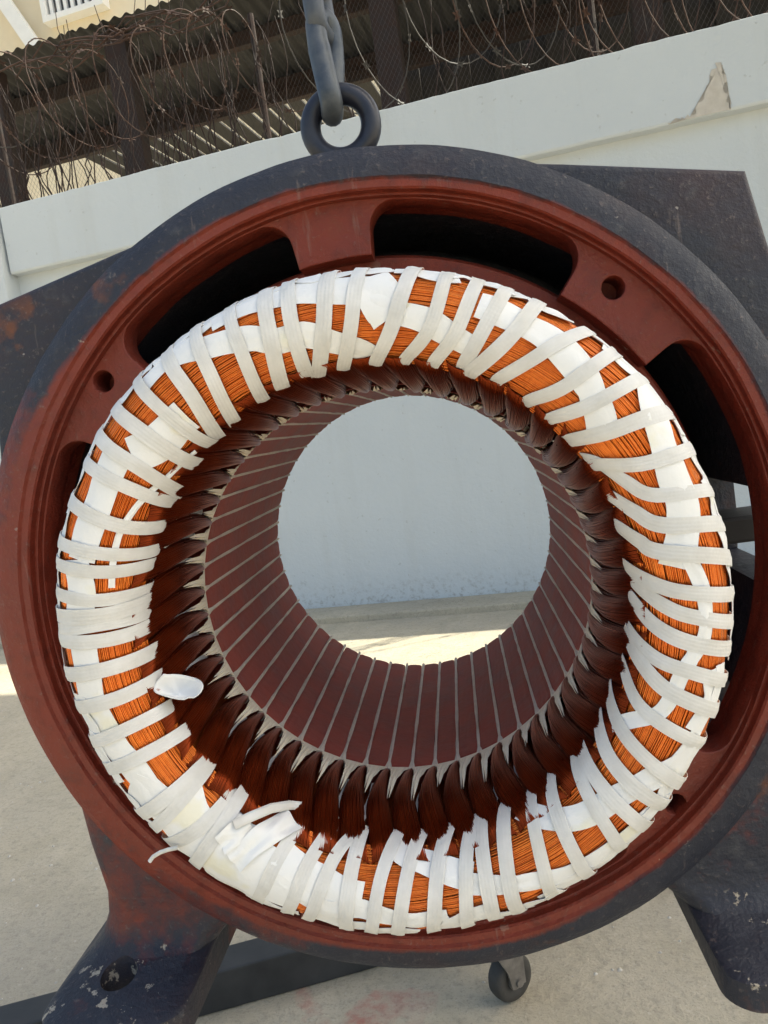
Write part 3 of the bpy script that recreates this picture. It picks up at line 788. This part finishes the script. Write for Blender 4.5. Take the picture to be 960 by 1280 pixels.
def free_strip(name, pts, width, up, mat='tape', thick=.0005):
    pts = [Vector(p) for p in pts]; n = len(pts); top, bot = [], []
    for i, p in enumerate(pts):
        d = (pts[min(n - 1, i + 1)] - pts[max(0, i - 1)]).normalized(); s = d.cross(Vector(up)).normalized(); nn = s.cross(d)
        wd = width[i] if isinstance(width, (list, tuple)) else width
        for q in (-1, -.33, .33, 1):
            top.append(p + s * q * wd / 2 + nn * (.0005 * (1 - q * q)) + nn * thick); bot.append(p + s * q * wd / 2 + nn * (.0005 * (1 - q * q)))
    V = top + bot; N = len(top); F = []
    for i in range(n - 1):
        for k in range(3):
            F.append((i * 4 + k, i * 4 + k + 1, i * 4 + k + 5, i * 4 + k + 4)); F.append((N + i * 4 + k, N + i * 4 + k + 4, N + i * 4 + k + 5, N + i * 4 + k + 1))
        F.append((i * 4, i * 4 + 4, N + i * 4 + 4, N + i * 4)); F.append((i * 4 + 3, N + i * 4 + 3, N + i * 4 + 7, i * 4 + 7))
    F.append((0, 1, 2, 3, N + 3, N + 2, N + 1, N)); e = (n - 1) * 4
    F.append((e + 3, e + 2, e + 1, e, N + e, N + e + 1, N + e + 2, N + e + 3))
    me = mesh_of(name, V, F)
    for p in me.polygons: p.use_smooth = True
    return link(name, me, mat, windo)
def on(phi, th, off): return surf(R_(th), R_(phi), off)
# loose torn flaps over the lower windings
for pth, wd in (([(92, -129), (110, -127.5), (128, -126), (148, -124), (168, -121.5)], .017), ([(100, -133), (118, -131.5), (136, -130)], .014)):
    link('paper_flap', ribbon('paper_flap', smooth_path(pth, 6), wd, .0042, .0003, .0, 8, rt, .45, .0030), 'paper', windo)
free_strip('loose_tape', [on(126, -133, .006), on(142, -130.5, .009), on(158, -127.5, .010), on(176, -123.5, .008), on(190, -120.5, .006)], [.0062, .0064, .0062, .006, .005], (0, -1, .5))
free_strip('loose_tape', [on(66, 221, .005), on(56, 220, .007), on(46, 219.3, .010), on(38, 219, .014), on(30, 219.2, .018)], .0026, (0, -1, .2))

# ------------------------------------------------------------------ chain
chain = empty('lifting_chain', (0, .10, AX + .392))
tag(chain, 'worn blue grey steel chain hooked through the lifting eye of the motor', 'chain')
def link_mesh(name, length, width, rad, sides=12):
    """oval link in the x,z plane, its centre at the origin; length and width are outside sizes"""
    hw = width / 2 - rad; hl = length / 2 - hw - rad; pts = []
    for k in range(13): q = PI * k / 12; pts.append((hw * math.cos(q), 0, hl + hw * math.sin(q)))
    for k in range(1, 4): pts.append((-hw, 0, hl - 2 * hl * k / 4))
    for k in range(13): q = PI + PI * k / 12; pts.append((hw * math.cos(q), 0, -hl + hw * math.sin(q)))
    for k in range(1, 4): pts.append((hw, 0, -hl + 2 * hl * k / 4))
    me = tube(name, pts, rad, sides, True)
    for p in me.polygons: p.use_smooth = True
    return me
def put(name, me, mat, loc, rot):
    if not me.materials: me.materials.append(M[mat])
    o = bpy.data.objects.new(name, me); COL.objects.link(o); o.location = loc; o.rotation_euler = rot
    o.parent = chain; o.matrix_parent_inverse = wloc(chain).inverted(); return o
def shackle_mesh():
    """long forged link, twisted a little along its length and flattened"""
    hw, hl = .0125, .0262; pts, rad = [], []
    seq = []
    for k in range(13): q = PI * k / 12; seq.append((hw * math.cos(q), hl + hw * math.sin(q)))
    for k in range(1, 8): seq.append((-hw, hl - 2 * hl * k / 8))
    for k in range(13): q = PI + PI * k / 12; seq.append((hw * math.cos(q), -hl + hw * math.sin(q)))
    for k in range(1, 8): seq.append((hw, -hl + 2 * hl * k / 8))
    for x, z in seq:
        w = R_(24) * (z / .04) * -1.0
        sq = 1 - .35 * max(0, (z - .012) / .03) ** 1.0 if z > .012 else 1
        pts.append((x * sq * math.cos(w), x * sq * math.sin(w), z)); rad.append(.0092 if z < .012 else .0086)
    V, F = tube_data(pts, rad, 14, True); me = mesh_of('forged_link', V, F)
    for p in me.polygons: p.use_smooth = True
    return me
put('forged_link', shackle_mesh(), 'steel_grey', (-.0035, .0965, AX + .4130), (R_(0), R_(7), R_(76)))
lk = link_mesh('chain_link', .054, .042, .0085); lk.materials.append(M['steel_blue'])
z = AX + .4555; flip = 0
for k in range(12):
    put('chain_link', lk, 'steel_blue', (-.004 + .0004 * k, .098, z), (0, R_(3 if flip else -3), R_(78 if not flip else -12)))
    z += .0375; flip ^= 1

# ------------------------------------------------------------------ beam and castored trolley on the floor
def obox(name, p, q, w, h, z0, bev=.004):
    p = Vector(p); q = Vector(q); d = (q - p); L = d.length; d.normalize(); s = Vector((-d.y, d.x))
    me = box_mesh(name, 0, L, 0, w, z0, z0 + h, bev, 3)
    for v in me.vertices:
        a = p + d * v.co.x + s * v.co.y; v.co = Vector((a.x, a.y, v.co.z))
    return me
bd = Vector((.956, .294)); b0 = Vector((-.449, .4376))
tag(link('steel_beam', obox('steel_beam', b0 - bd * 1.3, b0 + bd * 1.0, .058, .062, .001), 'beam'), 'dark grey square steel tube lying on the concrete under the motor', 'beam')
trol = empty('trolley', (.04, .7, 0))
tag(trol, 'small steel trolley frame on grey castors behind the lower edge of the motor', 'trolley')
link('frame_bar', box_mesh('frame_bar', .0, .07, .40, 1.15, .108, .148, .004), 'beam', trol)
def castor(x, y, rz):
    A = Acc()
    for sy in (-1, 1):
        V = []; prof = [(-.012, -.006), (.012, -.006), (.017, .02), (.022, .052), (-.022, .052), (-.012, .02)]
        for o in (sy * .0165, sy * .0195): V += [Vector((px + .010 * (1 - (pz + .006) / .058), o, pz + .034)) for px, pz in prof]
        k = 6
        A.add(V, [tuple(range(6)), tuple(range(11, 5, -1))] + [(i, i + 6, (i + 1) % 6 + 6, (i + 1) % 6) for i in range(6)])
    A.add(*tube_data([(.010, -.023, .034), (.010, .023, .034)], .006, 10))
    A.add(*tube_data([(0, 0, .085), (0, 0, .108)], .024, 18))
    fork = A.mesh('castor_fork')
    prof = [(.006, -.012), (.018, -.012), (.021, -.0135), (.029, -.0125), (.0325, -.008), (.0335, 0), (.0325, .008), (.029, .0125), (.021, .0135), (.018, .012), (.006, .012)]
    V, F = [], []; n = len(prof)
    for i in range(36):
        q = 2 * PI * i / 36
        for r, o in prof: V.append((.010 + r * math.cos(q), o, .0335 + r * math.sin(q)))
    for i in range(36):
        for k in range(n): F.append((i * n + k, i * n + (k + 1) % n, ((i + 1) % 36) * n + (k + 1) % n, ((i + 1) % 36) * n + k))
    wh = mesh_of('castor_wheel', V, F)
    mat = Matrix.Translation((x, y, .0)) @ Matrix.Rotation(rz, 4, 'Z')
    for me in (fork, wh): me.transform(mat)
    hubm = tube('castor_hub', [(.010, -.0142, .0335), (.010, .0142, .0335)], .013, 16); hubm.transform(mat); link('castor_hub', hubm, 'castor', trol)
    f = link('castor_fork', fork, 'castor', trol); w = link('castor_wheel', wh, 'rubber', trol, True)
castor(.030, .442, R_(38)); castor(.035, 1.10, R_(35))

# ------------------------------------------------------------------ behind the wall: shed with corrugated roof, netting, rusty coils
shed = empty('corrugated_shed', wp(.5, 2.2, 0))
tag(shed, 'dark lean-to shed with rusty posts and corrugated roof behind the yard wall', 'shed')
def corr(s0, s1, o0, o1, z0, z1, pitch=.076, amp=.010):
    V, F = [], []; n = int((s1 - s0) / pitch * 8)
    for i in range(n + 1):
        s = s0 + (s1 - s0) * i / n; a = amp * math.sin(2 * PI * s / pitch)
        V.append(wp(s, o0, z0 + a)); V.append(wp(s, o1, z1 + a))
    for i in range(n): F.append((2 * i, 2 * i + 1, 2 * i + 3, 2 * i + 2))
    return mesh_of('roof_sheet', V, F)
for k in range(9):
    s0 = -2.9 + k * .80
    dz = .012 * (k % 2) + random.uniform(-.004, .004); o0 = .86 + random.uniform(-.05, .03)
    link('roof_sheet', corr(s0, s0 + .86, o0, 2.0, 3.34 + dz, 3.27 + dz), 'sheet', shed, True)
for o, z in ((1.30, 3.265), (1.90, 3.225)):
    link('purlin', wbox('purlin', -3.2, 4.6, o, o + .06, z - .03, z + .055, .004), 'rust', shed)
for s in (-1.93, -1.04, .55, 1.86, 2.9):
    link('post', wbox('post', s - .07, s + .07, .92, 1.02, 0, 3.32, .006), 'rust', shed)
link('tie_beam', wbox('tie_beam', -3.2, 4.6, 1.84, 1.90, 3.10, 3.17, .006), 'rust', shed)
for k in range(26):
    s = .35 + k * .17
    link('wall_board', wbox('wall_board', s, s + .18, 2.1 + .035 * (k % 2), 2.13 + .035 * (k % 2), 0, 3.24, .004), 'shed', shed)
for k in range(19):                       # slatted low roof further back, daylight between the slats
    s = -2.14 + k * .13
    link('roof_slat', wbox('roof_slat', s, s + .104, 2.02, 4.2, 3.215 + .002 * (k % 3), 3.232 + .002 * (k % 3), .002), 'sheet', shed)
for o in (2.7, 3.6):
    link('slat_bearer', wbox('slat_bearer', -2.2, .33, o, o + .06, 3.15, 3.212, .004), 'rust', shed)

fence = empty('netting_fence', wp(.4, .09, 2.12))
tag(fence, 'rusty wire netting standing on top of the pale yard wall', 'fence')
def netting():
    A = Acc(); s0, s1, z0, z1, p = -1.9, 3.4, 2.10, 2.72, .021; h = z1 - z0
    k = s0 - h
    while k < s1:
        for sg in (1, -1):
            a = (k, z0) if sg > 0 else (k + h, z0); b = (k + h * .62, z1) if sg > 0 else (k + h - h * .62, z1)
            if min(a[0], b[0]) > s0 and max(a[0], b[0]) < s1:
                pts = []
                for i in range(5):
                    t = i / 4; s = a[0] + (b[0] - a[0]) * t; zz = a[1] + (b[1] - a[1]) * t
                    pts.append(wp(s, .09 + .02 * noise.noise((s * 2, zz * 2, 0)) + .001 * sg, zz))
                A.add(*tube_data(pts, .00055, 3))
        k += p
    return A.mesh('wire_netting')
tag(link('wire_netting', netting(), 'galv', fence), kind='stuff')
for s in (-1.3, .1, 1.55, 2.9):
    link('fence_post', tube('fence_post', [wp(s, .12, 2.0), wp(s, .12, 2.74)], .014, 8), 'rust', fence)

def coil_of_wire(name, label, s0, s1, turns, rad, z, o, mat, seed, group):
    rnd = random.Random(seed); A = Acc(); pts = []; n = turns * 26
    jit = [rnd.uniform(.8, 1.15) for _ in range(turns + 2)]; sh = [rnd.uniform(-.09, .09) for _ in range(turns + 2)]; zz = [rnd.uniform(-.07, .07) for _ in range(turns + 2)]
    for i in range(n + 1):
        t = i / n; q = t * turns; k = int(q); f = q - k
        w = f * f * (3 - 2 * f); r = rad * (jit[k] * (1 - w) + jit[k + 1] * w)
        a = 2 * PI * q
        pts.append(wp(s0 + (s1 - s0) * t + sh[k] * (1 - w) + sh[k + 1] * w + r * .55 * math.cos(a), o + r * .55 * math.cos(a + .6), z + zz[k] * (1 - w) + zz[k + 1] * w + r * math.sin(a)))
    A.add(*tube_data(pts, .0028, 5))
    for i in range(2, n, 3):
        p = pts[i]; d = (pts[i + 1] - pts[i - 1]).normalized(); s = d.cross(Vector((rnd.uniform(-1, 1), rnd.uniform(-1, 1), rnd.uniform(-1, 1)))).normalized()
        for sg in (-1, 1):
            A.add([p + d * .012 + s * .002, p - d * .012 + s * .002, p + s * .016 + d * .016 * sg, p - s * .012 + d * .014 * sg], [(0, 1, 2), (0, 1, 3)])
    tag(link(name, A.mesh(name), mat), label, 'razor wire', group)
coil_of_wire('razor_wire', 'rusty coils of razor wire crowded above the peeled end of the wall', 1.15, 2.7, 17, .27, 2.40, -.0, 'rustwire', 4, 'razor wire along the wall top')
coil_of_wire('razor_wire', 'stretched loops of razor wire between the chain and the rusty coils', .35, 1.3, 4, .27, 2.48, .02, 'galv', 12, 'razor wire along the wall top')
coil_of_wire('razor_wire', 'tangled rusty razor wire sagging in front of the rusty shed post', -1.2, .25, 9, .22, 2.54, .04, 'rustwire', 23, 'razor wire along the wall top')
coil_of_wire('razor_wire', 'pale wire loop reaching past the corner pier of the wall', -1.75, -1.1, 2, .22, 2.62, .0, 'galv', 31, 'razor wire along the wall top')
vine = empty('dry_vine', wp(-.6, .05, 2.13))
tag(vine, 'dry brown vine stems climbing the netting beside the rusty post', 'vine')
rv = random.Random(77)
for k in range(80):
    s = rv.choice((rv.gauss(-.95, .22), rv.gauss(-.25, .25), rv.uniform(-1.4, 1.8))); zt = rv.uniform(2.45, 3.0); pts = []; x = s
    for i in range(9):
        z = 2.10 + (zt - 2.10) * i / 8; x += rv.uniform(-.035, .035)
        pts.append(wp(x, .05 + rv.uniform(-.015, .015), z))
    link('stem', tube('stem', pts, [.0035 * (1 - .06 * i) for i in range(9)], 5), 'rust', vine)
for k in range(14):
    s = -1.25 + rv.uniform(0, .9); z = rv.uniform(2.72, 2.84); pts = []
    for i in range(8): pts.append(wp(s + i * .07, .04 + rv.uniform(-.02, .02), z + rv.uniform(-.02, .02) + .03 * math.sin(i)))
    link('stem', tube('stem', pts, .004, 5), 'rustwire', vine)

# building beyond
def obj_rail():
    V = []
    for o in (6.98, 7.08):
        for s_, z_ in ((-6.45, 8.65), (-5.38, 6.6), (-5.55, 6.5), (-6.62, 8.55)): V.append(wp(s_, o, z_))
    return mesh_of('stair_rail', V, [(0, 1, 2, 3), (7, 6, 5, 4), (0, 4, 5, 1), (1, 5, 6, 2), (2, 6, 7, 3), (3, 7, 4, 0)])
bl = empty('beige_building', wp(-2.5, 7.5, 0))
tag(bl, 'beige rendered building with a white framed window seen over the shed roof', 'building')
link('facade', wbox('facade', -9, 3.5, 7.2, 7.6, 0, 12, 0), 'beige', bl)
w = link('window', wbox('window', -5.42, -4.6, 7.12, 7.21, 7.36, 8.6, .004), 'glass', bl)
for a, b, c, d in ((-5.50, -5.42, 7.28, 8.7), (-4.6, -4.5, 7.28, 8.7), (-5.42, -4.6, 7.28, 7.36)):
    link('window_frame', wbox('window_frame', a, b, 7.02, 7.2, c, d, .004), 'white_frame', bl)
for k in range(7):
    link('louvre', wbox('louvre', -5.38 + k * .115, -5.33 + k * .115, 7.06, 7.115, 7.365, 8.6, .003), 'white_frame', bl)
rl = link('stair_rail', obj_rail(), 'white_frame', bl)

# grit lying on the yard floor
def grit():
    A = Acc(); rnd = random.Random(5)
    for k in range(1500):
        x, y = rnd.uniform(-2.2, 1.6), rnd.uniform(.15, 2.6); r = rnd.choice((.0012, .0016, .002, .003)) * rnd.uniform(.7, 1.5) * (1 if k % 40 else 2)
        V = [Vector((x + r * math.cos(q) * rnd.uniform(.7, 1.3), y + r * math.sin(q) * rnd.uniform(.7, 1.3), .0002)) for q in (0, 1.3, 2.6, 3.9, 5.1)] + [Vector((x, y, r * .9))]
        A.add(V, [(i, (i + 1) % 5, 5) for i in range(5)])
    return A.mesh('grit')
tag(link('grit', grit(), 'bare'), 'fine grit scattered over the concrete floor', 'grit', kind='stuff')

# unseen canopy added out of view to the right; it shades the motor and leaves a strip of sun along the wall
can = empty('unseen_shade_canopy', (3.4, 1.6, 0))
tag(can, 'unseen sheet canopy on posts, added to shade the motor and the yard floor', 'shade caster')
link('added_shade_sheet', wbox('added_shade_sheet', 1.5, 7.0, -2.7, -.02, 4.5, 4.53, 0), 'sheet', can)
for s in (5.6, 6.85):
    for o in (-2.5, -.3): link('added_shade_post', wbox('added_shade_post', s, s + .1, o - .05, o + .05, 0, 4.5, 0), 'rust', can)
